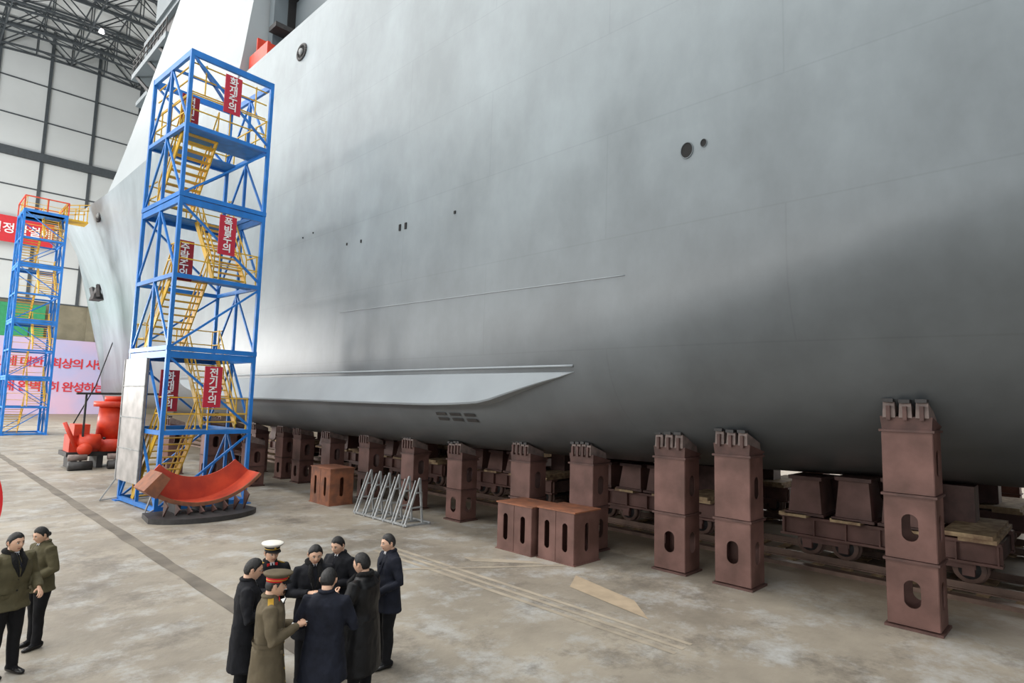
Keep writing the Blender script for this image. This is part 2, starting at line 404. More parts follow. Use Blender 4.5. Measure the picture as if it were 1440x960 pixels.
# ---------------------------------------------------------------- hall shell
fl=MB(); fl.add([(-45,-45,0),(62,-45,0),(62,115,0),(-45,115,0)],[(0,1,2,3)],m_floor); fl.obj('floor')
mk=MB()
def quad(pts,m,z=0.004): mk.add([(x,y,z) for x,y in pts],[tuple(range(len(pts)))],m)
L_=[];R_=[]
for i in range(131):
    y=-20+i; L_.append((4.18+.07*noise.noise(Vector((y*.9,0,0))),y)); R_.append((4.46+.08*noise.noise(Vector((y*.9,5,0))),y))
for i in range(130): quad([L_[i],R_[i],R_[i+1],L_[i+1]],m_stain)
quad([(9.1,5.6),(9.75,6.3),(10.2,8.0),(9.5,7.6)],m_patch,0.006)
for x0 in (8.15,8.38,8.62): quad([(x0,4.6),(x0+.09,4.6),(x0+.12,12.4),(x0,12.4)],m_seam)
quad([(6.9,11.2),(10.6,8.6),(10.62,8.70),(6.95,11.32)],m_seam,0.005)
quad([(9.4,10.6),(10.3,9.4),(10.35,9.0),(9.3,10.2)],m_seam,0.005)
mk.obj('floor_markings')
wb=MB(); W=112
wb.bb((-45,W,0),(62,W+.6,16.4),m_conc)
wb.bb((-45,W,16.4),(62,W+.6,62),m_pane)
for x in range(-44,62,6): wb.bb((x+2.4,W-.25,16.4),(x+2.8,W,60),m_truss)
for z in (16.4,22,27.5,33,43.5,49): wb.bb((-45,W-.1,z-.09),(62,W,z+.09),m_truss)
wb.bb((-45,W-.6,37.3),(62,W,38.5),m_truss)
for x in range(-40,62,12): wb.bb((x,W-.5,0),(x+1.2,W,16.4),m_conc)
wb.bb((-45,W-.3,10.6),(62,W,11.0),m_dark)
wb.obj('wall_back')
wr=MB(); wr.bb((62,-45,0),(62.6,W,52),m_pane)
for y in range(-44,112,8): wr.bb((61.6,y,0),(62,y+.6,52),m_truss)
for z in (16,27,38): wr.bb((61.7,-45,z),(62,W,z+.4),m_truss)
wr.obj('wall_right')
def rz(x): return 58-((x-18.5)/46)**2*11
cl=MB(); xs=[-45+i*4.28 for i in range(26)]
vs=[];fs=[]
for x in xs: vs+=[(x,-45,rz(x)),(x,W,rz(x))]
for i in range(25): fs.append((2*i,2*i+1,2*i+3,2*i+2))
cl.add(vs,fs,m_roof,True); cl.obj('ceiling')
tr=MB()
for y in (70,77,84,91,98,105,111):
    pt=[(x,rz(x)-.4) for x in xs]; pb=[(x,rz(x)-4.4) for x in xs]
    for yo in (-0.9,0.9):
        for i in range(25):
            tr.beam((pt[i][0],y+yo,pt[i][1]),(pt[i+1][0],y+yo,pt[i+1][1]),0.22,0.22,m_truss)
            tr.beam((pb[i][0],y+yo,pb[i][1]),(pb[i+1][0],y+yo,pb[i+1][1]),0.25,0.25,m_truss)
            tr.beam((pt[i][0],y+yo,pt[i][1]),(pb[i][0],y+yo,pb[i][1]),0.12,0.12,m_truss)
            a,b=(pt[i],pb[i+1]) if i%2 else (pb[i],pt[i+1])
            tr.beam((a[0],y+yo,a[1]),(b[0],y+yo,b[1]),0.14,0.14,m_truss)
    for i in range(25):
        tr.beam((pb[i][0],y-.9,pb[i][1]),(pb[i+1][0],y+.9,pb[i+1][1]),0.1,0.1,m_truss)
for i in range(0,26):
    tr.beam((xs[i],65,rz(xs[i])-.5),(xs[i],W,rz(xs[i])-.5),0.14,0.2,m_truss)
    if i%2==0: tr.beam((xs[i],65,rz(xs[i])-4.4),(xs[i],W,rz(xs[i])-4.4),0.16,0.16,m_truss)
for i in range(0,24,2):
    for y in (70,77,84,91,98):
        tr.beam((xs[i],y,rz(xs[i])-4.4),(xs[i+2],y+7,rz(xs[i+2])-4.4),0.1,0.1,m_truss)
        tr.beam((xs[i],y,rz(xs[i])-4.4),(xs[i+1],y+3.5,rz(xs[i+1])-.5),0.1,0.1,m_truss)
tr.obj('roof_truss')
lampmb=MB()
for x in (-2,15.9,33):
    for y in (80,97,):
        lampmb.cyl((x,y,rz(x)-5.0),(x,y,rz(x)-4.5),0.35,m_lamp,0.2); lampmb.cyl((x,y,rz(x)-4.5),(x,y,rz(x)-4.2),0.15,m_dark)
lampmb.obj('high_bay_lamp')
def text(body,size,loc,m,parent,rz_=0,ls=1.0,sp=1.0,align='CENTER',name='lettering',off=.012):
    t=bpy.data.curves.new(name,'FONT'); t.body=body; t.size=size; t.align_x=align; t.align_y='CENTER'; t.space_line=ls; t.space_character=sp
    t.extrude=size*0.01; t.offset=size*off
    t.materials.append(m); ob=link(name,t,parent,loc); ob.rotation_euler=(PI/2,0,rz_); return ob
b1=empty('slogan_banner'); q=MB(); q.bb((2,W-1.05,0.0),(27.5,W-1.0,11.0),m_pink); q.obj('banner_cloth',b1)
for z,l,r_ in ((7.4,'당과 인민에 대한','최상의 사랑과 믿음'),(3.9,'충성을 다해 완벽','히 완성하는것으로')):
    t1=text(r_,1.6,(15.9,W-1.12,z),m_redt,b1,sp=.85,align='LEFT',off=.02); t2=text(l,1.6,(15.2,W-1.12,z),m_redt,b1,sp=.85,align='RIGHT',off=.02)
b2=empty('slogan_banner'); q=MB(); q.bb((-4,W-1.05,24.4),(14.8,W-1.0,28.2),m_redt); q.obj('banner_cloth',b2)
text('위대한 우리 당의 결정관철에로',1.6,(6.0,W-1.12,26.3),m_white,b2)
gp=MB(); gp.bb((-2,W-.95,11.0),(14.8,W-.6,15.8),m_green)
for x in range(-1,15,2): gp.bb((x,W-1.0,0.0),(x+.15,W-.95,15.8),m_dark)
gp.obj('green_hoarding')

# ---------------------------------------------------------------- stair towers
def stair_tower(name,x0,y0,w,d,levels,step,signs=(),legw=0.11,opentop=True):
    root=empty(name); fr=MB(); st=MB()
    x1=x0+w;y1=y0+d; Ht=levels*step
    for x in (x0,x1):
        for y in (y0,y1): fr.bb((x-legw/2,y-legw/2,0),(x+legw/2,y+legw/2,Ht),m_blue)
        fr.bb((x-legw/2.4,(y0+y1)/2-.04,0),(x+legw/2.4,(y0+y1)/2+.04,Ht),m_blue)
    for x,y in ((x0,y0),(x1,y0),(x0,y1),(x1,y1)): fr.bb((x-.16,y-.16,0),(x+.16,y+.16,.03),m_blue)
    for i in range(levels+1):
        z=i*step if i else .16
        hgt=0.2 if i%2==0 else 0.13
        for y in (y0,y1): fr.bb((x0,y-.05,z-hgt if i else .03),(x1,y+.05,z),m_blue)
        for x in (x0,x1): fr.bb((x-.05,y0,z-hgt if i else .03),(x+.05,y1,z),m_blue)
        if i and i%2==0 and i<levels:
            for y in (y0,y1): fr.bb((x0-.06,y-.07,z+.02),(x1+.06,y+.07,z+.16),m_blue)
            for x in (x0,x1): fr.bb((x-.07,y0-.06,z+.02),(x+.07,y1+.06,z+.16),m_blue)
    for i in range(levels):
        za=i*step+.1; zb_=(i+1)*step-.15
        for x in (x0,x1):
            ym=(y0+y1)/2
            a,b=((y0,y1) if i%2==0 else (y1,y0))
            fr.beam((x,a,za),(x,ym,zb_),.06,.06,m_blue); fr.beam((x,ym,zb_),(x,b,za),.06,.06,m_blue) 
        for y in (y0,y1):
            a,b=((x0,x1) if i%2==0 else (x1,x0))
            fr.beam((a,y,za),(b,y,zb_),.075,.06,m_blue)
    lw=(w-.5)/2
    nfl=levels-1 if opentop else levels
    for i in range(nfl):
        z0=i*step; z1=z0+step
        ya,yb=(y1-.7,y0+.7) if i%2==0 else (y0+.7,y1-.7)
        xa=x0+.15 if i%2==0 else x0+.35+lw
        xb=xa+lw
        for x in (xa,xb): st.beam((x,ya,z0+.1),(x,yb,z1-.02),.04,.2,m_yel)
        n=11
        for k in range(1,n+1):
            t=k/(n+.3); y=ya+(yb-ya)*t; z=z0+step*t
            st.box(((xa+xb)/2,y,z),(lw,.21,.035),m_yel)
        for x in (xa,xb):
            for hh in (0.55,1.0): st.beam((x,ya,z0+hh),(x,yb,z1+hh),.035,.035,m_yel)
            for t in (0,.33,.66,1): 
                y=ya+(yb-ya)*t; st.beam((x,y,z0+step*t),(x,y,z0+step*t+1.0),.035,.035,m_yel)
        yl0,yl1=(y0,y0+.8) if i%2==0 else (y1-.8,y1)
        if i==nfl-1: yl0,yl1=y0,y0+1.4; fr.bb((x0,y1-.8,z1-.06),(x1,y1,z1-.01),m_blue2)
        fr.bb((x0,yl0,z1-.06),(x1,yl1,z1-.01),m_blue2)
        for yo in ((y0+.05,y1-.05) if i==nfl-1 else ((y0+.05,) if i%2==0 else (y1-.05,))):
            for hh in (.5,1.0): st.beam((x0+.08,yo,z1+hh),(x1-.08,yo,z1+hh),.035,.035,m_yel)
            for x in (x0+.1,(x0+x1)/2,x1-.1): st.beam((x,yo,z1),(x,yo,z1+1),.035,.035,m_yel)
        for x in (x0+.08,x1-.08):
            if i==nfl-1: yl0,yl1=y0,y1
            for hh in (.5,1.0): st.beam((x,yl0+.05,z1+hh),(x,yl1,z1+hh),.035,.035,m_yel)
            if i==nfl-1:
                for yv in (y0+.8,y0+1.6,y0+2.4): st.beam((x,yv,z1),(x,yv,z1+1),.035,.035,m_yel)
    if opentop:
        for x in (x0+.5,x0+1.2,x1-.5): st.beam((x,y0+.1,Ht-1.3),(x,y0+.1,Ht-.3),.035,.035,m_yel)
        for z in (Ht-.35,Ht-.8,Ht-1.3): st.beam((x0+.1,y0+.12,z),(x1-.1,y0+.12,z),.035,.035,m_yel); st.beam((x0+.12,y0+.1,z),(x0+.12,y1-.1,z),.035,.035,m_yel)
        fr.beam((x0,y0,Ht-.1),(x1,y1,Ht-.1),.08,.08,m_blue); fr.beam((x0,(y0+y1)/2,Ht-.1),(x1,(y0+y1)/2,Ht-.1),.08,.08,m_blue)
    else: fr.bb((x0,y0,Ht-.06),(x1,y1,Ht-.01),m_blue2)
    fr.obj('frame',root); st.obj('stairs',root)
    for (x,y,z,txt,mm) in signs:
        sb=MB(); sb.bb((x-.27,y-.02,z-.64),(x+.27,y+.02,z+.64),mm); sb.obj('sign_board',root)
        text('\n'.join(txt),.31,(x,y-.035,z),m_white,root,ls=.92,off=.02)
    return root
signs=[(7.0,19.86,13.35,'화재주의',m_red),(7.15,19.86,8.65,'폭발주의',m_red),(7.05,19.86,3.75,'전기주의',m_red),
       (6.15,21.0,12.7,'전기주의',m_redd),(6.1,20.4,7.7,'추락주의',m_redd),(6.05,20.6,3.6,'화재주의',m_redd)]
tw=stair_tower('stair_tower',5.72,20.0,2.66,3.1,6,2.40,signs)
tw.matrix_world=Matrix.Translation((5.72,20.15,0))@Matrix.Rotation(math.radians(4),4,'Z')@Matrix.Translation((-5.72,-20,0))
q=MB(); q.bb((5.58,21.2,.7),(5.63,23.2,4.6),m_silver); q.bb((5.56,21.2,.7),(5.64,21.26,4.6),m_grey); q.bb((5.56,23.14,.7),(5.64,23.2,4.6),m_grey)
for z in (1.7,2.7,3.7): q.bb((5.56,21.2,z),(5.59,23.2,z+.04),m_grey)
q.obj('sheet_cladding',tw)
q=MB()
for (x,y,dx,dy) in ((5.7,20,-.4,-.35),(5.7,23.1,-.5,.1)): q.beam((x,y,.9),(x+dx,y+dy,.03),.04,.04,m_grey); q.beam((x,y,.1),(x+dx,y+dy,.03),.04,.04,m_grey)
q.obj('outriggers',tw)
tw2=stair_tower('stair_tower',6.0,59.5,2.7,3.4,8,2.2,[],0.16,False)
q=MB()
for x in (5.95,8.75):
    q.beam((x,59.4,18.6),(x,63,18.6),.08,.08,m_orange)
for y in (59.4,63): q.beam((5.95,y,18.6),(8.75,y,18.6),.08,.08,m_orange)
for x in (5.95,7.4,8.75):
    for y in (59.4,63): q.beam((x,y,17.6),(x,y,18.6),.08,.08,m_orange)
q.obj('top_railing',tw2)
q=MB(); q.bb((8.7,60.5,17.5),(10.3,62,17.65),m_yel)
for y in (60.5,62):
    for hh in (.6,1.1): q.beam((8.7,y,17.6+hh),(10.3,y,18.0+hh),.07,.07,m_yel)
    for x in (8.8,9.6,10.2): q.beam((x,y,17.6),(x,y,18.9),.07,.07,m_yel)
q.obj('gangway',tw2)

# ---------------------------------------------------------------- support stands
def hollow_box(mb,x0,y0,z0,x1,y1,z1,m,slot_w,slot_h,faces='xXyY'):
    zc=(z0+z1)/2;h=z1-z0; t=.02
    dx=x1-x0;dy=y1-y0
    def plate(o,ux,w,hole):
        if hole: mb.holed(o,ux,(0,0,1),w,h,slot_w/2,slot_h/2,m,t)
        elif abs(ux[0])>.5: mb.box(o,(w,t,h),m)
        else: mb.box(o,(t,w,h),m)
    plate((x0,(y0+y1)/2,zc),(0,-1,0),dy,'x' in faces)
    plate((x1,(y0+y1)/2,zc),(0,1,0),dy,'X' in faces)
    plate(((x0+x1)/2,y0,zc),(1,0,0),dx,'y' in faces)
    plate(((x0+x1)/2,y1,zc),(-1,0,0),dx,'Y' in faces)
def stand(x0,yc,w=.72,d=.62,top=None,name='hull_support_stand'):
    top=top or zt(yc); mb=MB(); y0=yc-w/2;y1=yc+w/2;x1=x0+d
    body=top-.42
    segs=max(2,round(body/1.15)); zs=[.04+(body-.04)*i/segs for i in range(segs+1)]
    mb.bb((x0-.05,y0-.05,0),(x1+.05,y1+.05,.04),m_brown_d)
    for i in range(segs):
        hole = i<segs-1 or segs==2 and i==0
        hollow_box(mb,x0,y0,zs[i]+.02,x1,y1,zs[i+1]-.02,m_brown,.24,.44,'xXyY' if hole else 'yY')
        mb.bb((x0-.04,y0-.04,zs[i+1]-.03),(x1+.04,y1+.04,zs[i+1]+.01),m_brown_d)
    z0=body+.01
    vs=[(x0,y0,z0),(x1,y0,z0),(x1,y1,z0),(x0,y1,z0),(x0-.02,y0-.02,z0+.22),(x1+.1,y0-.02,z0+.06),(x1+.1,y1+.02,z0+.06),(x0-.02,y1+.02,z0+.22)]
    mb.add(vs,[(3,2,1,0),(4,5,6,7),(0,1,5,4),(1,2,6,5),(2,3,7,6),(3,0,4,7)],m_brown_d)
    nb=3 if w>.7 else 4
    bw=.095 if nb==3 else .065
    for k in range(nb):
        y=y0+.12+(w-.24)*k/(nb-1)
        hh=.25+.05*random.random()
        vs=[(x0-.04,y-bw,z0+.2),(x1,y-bw,z0+.06),(x1,y+bw,z0+.06),(x0-.04,y+bw,z0+.2),
            (x0-.02,y-bw*.9,z0+.2+hh),(x1-.02,y-bw*.9,z0+.06+hh*.7),(x1-.02,y+bw*.9,z0+.06+hh*.7),(x0-.02,y+bw*.9,z0+.2+hh)]
        mb.add(vs,[(3,2,1,0),(4,5,6,7),(0,1,5,4),(1,2,6,5),(2,3,7,6),(3,0,4,7)],m_clamp)
        mb.bb((x0-.09,y-.03,z0+.16),(x0-.02,y+.03,z0+.2+hh*.75),m_brown_d)
        mb.box((x0-.02,y,z0+.2+hh+.02),(.16,bw*1.7,.06),m_dark)
    return mb.obj(name)
for yc in (2.42,5.45,6.85): stand(11.95,yc)
for yc in (9.25,11.3): stand(11.95,yc,w=.7)
for yc in (13.95,16.3,18.9,21.6,24.0,25.6,28.4,31,34): stand(11.9,yc,w=.66,d=.6,top=2.2)
for yc in (-1.2,-4): stand(11.95,yc,top=4.3)
for yc in (2.4,8,14,20,26,32): stand(24.4,yc,top=zt(yc))
for x,yc,t in ((8.9,25.8,2.6),(9.8,27.0,2.6),(8.6,29.5,2.4),(9.9,24.2,1.9)): stand(x,yc,top=t,name='spare_trestle')

rl=MB()
for x in (15.3,16.8,20.2,21.7):
    rl.bb((x-.035,-30,.1),(x+.035,60,.2),m_rail); rl.bb((x-.07,-30,.03),(x+.07,60,.06),m_rail); rl.bb((x-.015,-30,.06),(x+.015,60,.1),m_rail)
rl.bb((14.5,-30,0),(14.75,60,.09),m_rail)
for i in range(150):
    y=-30+i*.6
    rl.bb((15.0,y,0),(17.1,y+.2,.035),m_wood); rl.bb((19.9,y,0),(22,y+.2,.035),m_wood)
rl.obj('rail_track')
def carriage(xc,yc,side):
    mb=MB(); L=2.05
    for x in (xc-.95,xc+.95):
        mb.bb((x-.03,yc-L,.66),(x+.03,yc+L,1.04),m_brown); mb.bb((x-.14,yc-L,1.02),(x+.14,yc+L,1.08),m_brown); mb.bb((x-.14,yc-L,.62),(x+.14,yc+L,.67),m_brown)
        for k in range(7): mb.bb((x-.13,yc-L+.05+k*.66,.67),(x+.13,yc-L+.08+k*.66,1.02),m_brown)
    for k in (-1,-.33,.33,1): mb.bb((xc-.95,yc+k*1.9-.1,.66),(xc+.95,yc+k*1.9+.1,1.0),m_brown_d)
    for ys_ in (-1.5,-.75,.75,1.5):
        for x in (xc-.75,xc+.75):
            o=-1 if x<xc else 1
            mb.cyl((x-.07,yc+ys_,.47),(x+.07,yc+ys_,.47),.27,m_wheel,n=24); mb.cyl((x-o*.07,yc+ys_,.47),(x-o*.10,yc+ys_,.47),.31,m_wheel,n=24)
            mb.cyl((x+o*.07,yc+ys_,.47),(x+o*.085,yc+ys_,.47),.19,m_dark,n=20); mb.cyl((x+o*.08,yc+ys_,.47),(x+o*.12,yc+ys_,.47),.09,m_wheel,n=16)
        mb.cyl((xc-.8,yc+ys_,.47),(xc+.8,yc+ys_,.47),.06,m_dark)
    for s in (-1.12,1.12):
        for x in (xc-.93,xc+.93):
            mb.box((x,yc+s,.56),(.08,1.0,.12),m_brown)
            for q_ in (-.38,.38): mb.box((x,yc+s+q_,.47),(.1,.2,.2),m_brown)
    for k in (-1.7,-.6,.6,1.7): mb.bb((xc-1.3,yc+k-.3,1.08),(xc+1.3,yc+k+.3,1.16),m_wood)
    mb.bb((xc-1.35,yc-L+.1,1.16),(xc+1.2,yc-L+.9,1.24),m_wood)
    px=xc-side*.75
    for k in (-.45,.45,1.45):
        zt_=hull_z(yc+k,px)
        hgt=zt_-.10-1.16
        mb.box((px,yc+k,1.18+hgt/2),(.95,.72,hgt-.04),m_brown,taper=.8)
        mb.bb((px-.55,yc+k-.42,1.14),(px+.55,yc+k+.42,1.20),m_brown_d)
        mb.bb((px-.45,yc+k-.36,zt_-.16),(px+.45,yc+k+.36,zt_-.08),m_brown_d)
    for k in (-1.2,1.2):
        zt_=hull_z(yc+k,xc+side*.5); mb.bb((xc+side*.5-.3,yc+k-.3,1.16),(xc+side*.5+.3,yc+k+.3,zt_-.05),m_brown_d)
    return mb.obj('keel_carriage')
for yc in (-1.6,3.6,9.3,14.8,20.3,25.8,31.4):
    carriage(16.05,yc,1); carriage(20.95,yc,-1)

# ---------------------------------------------------------------- boxes, rack, curved cradle, winch
def slotbox(x0,y0,x1,y1,h,m,ns=2,name='slotted_steel_box',mtop=None):
    mb=MB()
    dy=(y1-y0)/ns
    for i in range(ns):
        a=y0+i*dy; hollow_box(mb,x0,a+.01,.02,x1,a+dy-.01,h-.03,m,.15,.62,'xXyY')
    mb.bb((x0-.03,y0-.03,h-.03),(x1+.03,y1+.03,h),mtop or m)
    mb.bb((x0-.03,y0-.03,0),(x1+.03,y1+.03,.02),m)
    return mb.obj(name)
slotbox(10.6,9.62,11.5,10.75,1.12,m_brown,2,mtop=m_rust); slotbox(10.7,8.45,11.6,9.5,1.15,m_brown,2,mtop=m_rust)
slotbox(10.25,18.2,11.1,19.5,1.2,m_rust,2,mtop=m_rust)
rk=MB()
for k in range(6):
    y=14.05+k*.5
    rk.beam((10.2,y,.03),(11.1,y,.03),.05,.05,m_grey); rk.beam((10.25,y,.03),(10.75,y+.05,1.3),.05,.05,m_grey); rk.beam((10.85,y,.03),(10.75,y+.05,1.3),.05,.05,m_grey)
    rk.beam((10.45,y,.5),(10.82,y,.5),.04,.04,m_grey); rk.beam((10.6,y,.9),(10.8,y,.9),.04,.04,m_grey); rk.beam((10.22,y+.1,.05),(10.7,y+.18,1.22),.03,.03,m_grey)
for x in (10.25,11.05): rk.beam((x,13.95,.05),(x,16.7,.05),.05,.05,m_grey)
rk.obj('steel_stand_rack')
cp=MB(); OX=-.36
def arcplate(cx,cz,r,a0,a1,y0,y1,m,th=.04,n=24,th2=None):
    cx+=OX; vs=[];fs=[]
    for i in range(n+1):
        a=math.radians(a0+(a1-a0)*i/n); tt=th if th2 is None else th+(th2-th)*i/n
        for rr in (r,r-tt):
            for y in (y0,y1): vs.append((cx+rr*math.cos(a),y,cz+rr*math.sin(a)))
    for i in range(n):
        o=i*4;p=o+4
        fs+=[(o,o+1,p+1,p),(o+2,p+2,p+3,o+3),(o,p,p+2,o+2),(o+1,o+3,p+3,p+1)]
    fs+=[(0,2,3,1),(n*4,n*4+1,n*4+3,n*4+2)]
    cp.add(vs,fs,m,False)
arcplate(6.85,2.55,2.2,230,320,18.75,19.65,m_redplate,.05)
arcplate(6.85,2.55,2.2,230,320,19.6,19.65,m_redplate,.80,th2=.60)
arcplate(6.85,2.55,2.22,230,320,18.70,18.76,m_rust,.12,th2=.08)
arcplate(6.85,2.55,2.25,228,238,18.65,19.68,m_rust,.62)
for i in range(8):
    a=math.radians(244+i*8.5); x=6.85+OX+2.2*math.cos(a); z=2.55+2.2*math.sin(a)
    cp.add([(x-.02,18.7,z),(x-.02,18.35,max(.12,z-.12)),(x-.02,18.7,.12),(x+.02,18.7,z),(x+.02,18.35,max(.12,z-.12)),(x+.02,18.7,.12)],[(0,1,2),(5,4,3),(0,3,4,1),(1,4,5,2),(2,5,3,0)],m_brown_d)
n=20; vs=[]
for i in range(n+1):
    a=math.radians(200+140*i/n); vs+=[(6.95+OX+1.55*math.cos(a),19.0+1.15*math.sin(a),.0),(6.95+OX+1.55*math.cos(a),19.0+1.15*math.sin(a),.14)]
o=len(vs); vs+=[(8.3+OX,19.6,0),(8.3+OX,19.6,.14),(5.6+OX,19.6,0),(5.6+OX,19.6,.14)]
fs=[(2*i,2*i+2,2*i+3,2*i+1) for i in range(n)]+[(2*n,o,o+1,2*n+1),(o,o+2,o+3,o+1),(o+2,0,1,o+3),tuple([2*i+1 for i in range(n+1)]+[o+1,o+3])]
cp.add(vs,fs,m_dark)
for x in (6.3,6.95,7.6): cp.bb((x+OX-.05,18.8,.14),(x+OX+.05,19.6,.42 if x!=6.95 else .34),m_dark)
cp.obj('curved_steel_cradle')
wn=MB()
wn.bb((5.7,33.4,.55),(8.4,35.2,.75),m_dark)
for x in (5.9,6.9,7.9): wn.bb((x,33.5,0),(x+.25,35,.55),m_dark)
wn.bb((5.8,33.5,.75),(6.9,34.8,1.5),m_orange); wn.bb((5.9,33.3,1.5),(6.5,34.4,2.0),m_orange)
wn.cyl((6.1,33.3,1.2),(6.9,33.3,1.2),.36,m_orange,n=20); wn.cyl((7.55,34.2,.75),(7.55,34.2,1.3),.95,m_orange,n=28); wn.cyl((7.55,34.2,1.3),(7.55,34.2,2.8),.65,m_orange,.58,n=28); wn.cyl((7.55,34.2,2.8),(7.55,34.2,3.05),.82,m_orange,n=28); wn.cyl((7.55,34.2,3.05),(7.55,34.2,3.3),.4,m_orange,n=20)
wn.cyl((5.5,33.2,2.1),(6.0,33.2,1.0),.09,m_orange); wn.beam((5.8,33.0,3.4),(9.4,33.4,3.45),.1,.1,m_dark); wn.beam((6.2,33.1,0),(6.2,33.1,3.4),.08,.08,m_dark)
for x in (5.7,7.2): wn.cyl((x,32.8,.2),(x+.9,32.8,.2),.2,m_dark); wn.cyl((x,32.9,.55),(x+.7,32.9,.55),.14,m_clamp)
wn.cyl((6.3,33.1,.9),(6.3,32.9,.9),.28,m_orange,n=20)
for k in range(6): a=2*PI*k/6; wn.cyl((7.55+.88*math.cos(a),34.2+.88*math.sin(a),1.3),(7.55+.88*math.cos(a),34.2+.88*math.sin(a),1.4),.06,m_dark,n=8)
wn.obj('winch_machine')
tb=MB()
for y in (27.2,29.0):
    tb.bb((11.0,y,.85),(11.7,y+1.3,.9),m_brown_d)
    for x in (11.03,11.63):
        for yy_ in (y+.05,y+1.2): tb.bb((x,yy_,0),(x+.05,yy_+.05,.85),m_dark)
tb.obj('steel_work_table')
cbm=MB(); cbm.loft([((9.8,58,0.0),.05),((13,66,4),.05),((16,74,9.8),.05)],m_black,8); cbm.obj('mooring_cable')
fg=empty('red_flag',(0.92,14,0)); q=MB(); q.cyl((0,0,0),(0,0,3.0),.02,m_grey); q.cyl((0,0,0),(0,0,.05),.2,m_dark); q.obj('pole',fg)
q=MB(); vs=[];fs=[];nx,nz_=10,14
for j in range(nz_+1):
    for i in range(nx+1):
        u=i/nx; v=j/nz_; vs.append((u*(.40+.22*math.sin(v*PI)**.8), .05*math.sin(u*9+v*3), 2.5-v*1.5-.25*u))
for j in range(nz_):
    for i in range(nx): a=j*(nx+1)+i; fs.append((a,a+1,a+nx+2,a+nx+1))
q.add(vs,fs,m_flag,True); q.obj('cloth',fg)

# ---------------------------------------------------------------- people
def remesh(mb,voxel,smooth=2):
    me=bpy.data.meshes.new('tmp'); me.from_pydata(mb.v,[],mb.f); me.update()
    ob=bpy.data.objects.new('tmp',me); bpy.context.collection.objects.link(ob)
    r=ob.modifiers.new('r','REMESH'); r.mode='VOXEL'; r.voxel_size=voxel; r.adaptivity=0
    if smooth: s=ob.modifiers.new('s','SMOOTH'); s.factor=.5; s.iterations=smooth
    dg=bpy.context.evaluated_depsgraph_get(); res=bpy.data.meshes.new_from_object(ob.evaluated_get(dg))
    bpy.data.objects.remove(ob); bpy.data.meshes.remove(me)
    res.polygons.foreach_set('use_smooth',[True]*len(res.polygons)); return res
def make_hand(curl,thumb_in=.35):
    mb=MB()
    mb.loft([((0,0,-.03),(.027,.02)),((0,0,.0),(.028,.019)),((.002,0,.03),(.038,.017)),((.0,0,.065),(.042,.015)),((0,.0,.088),(.040,.013))],m_skin,16)
    L={'i':(.030,.088,.070,.0088),'m':(.010,.092,.078,.0092),'r':(-.011,.089,.072,.0086),'p':(-.030,.082,.056,.0076)}
    for k,(x,z,l,r) in L.items():
        p=Vector((x,0,z-.02)); a=0; pts=[(p.copy(),r*1.15)]
        p=p+Vector((0,0,.02)); pts.append((p.copy(),r*1.1))
        cr=curl*(1.0 if k!='p' else 1.15)
        for fr_,rr in ((.42,1.0),(.33,.92),(.25,.75)):
            a+=cr; d=Vector((x*.6*(1-min(1,curl)),-math.sin(a),math.cos(a))).normalized()
            p=p+d*l*fr_*.6; pts.append((p.copy(),r*rr*1.05)); p=p+d*l*fr_*.4; pts.append((p.copy(),r*rr))
        mb.loft(pts,m_skin,10)
    p=Vector((.022,-.002,.018)); pts=[(p.copy(),.013)]; a=.75
    for l,rr in ((.032,.0125),(.028,.0105),(.022,.008)):
        d=Vector((math.sin(a),-thumb_in-curl*.4,math.cos(a))).normalized(); p=p+d*l; pts.append((p.copy(),rr)); a-=.25
    mb.loft(pts,m_skin,10)
    me=remesh(mb,.0036,1); me.materials.clear(); me.materials.append(m_skin); return me
HANDS={'relax':make_hand(.35),'grip':make_hand(.85,.55),'hold':make_hand(.6,.5)}
def hshape(dx,dy,dz,k=1.0,feat=True,wide=1.0):
    x=.077*dx*wide;y=.094*dy;z=.117*dz
    if dz<0:
        x*=1-.26*(-dz)**1.6
        if dy<0: y*=1-.30*min(1,max(0,-dz-.15)/.7)
        else: y*=1+.02*dz
    else: x*=1+.05*(1-dz)
    if feat and dy>0:
        ax=abs(x)
        if z<.022:
            t=(.022-z)/.044
            nb=t if t<1 else max(0,1-(t-1)/.22)
            y+=.023*nb*math.exp(-(x/(.009+.006*min(1,t)))**2)
        y-=.009*math.exp(-((ax-.031)/.014)**2-((z-.010)/.011)**2)
        y+=.004*math.exp(-((z-.031)/.008)**2)*math.exp(-((ax-.028)/.02)**2)
        y+=.006*math.exp(-(x/.02)**2-((z+.052)/.009)**2)
        y-=.003*math.exp(-(x/.02)**2-((z+.068)/.006)**2)
        y+=.007*math.exp(-(x/.022)**2-((z+.095)/.016)**2)
        y+=.003*math.exp(-((ax-.045)/.018)**2-((z+.022)/.018)**2)
    return (x*k,y*k,z*k)
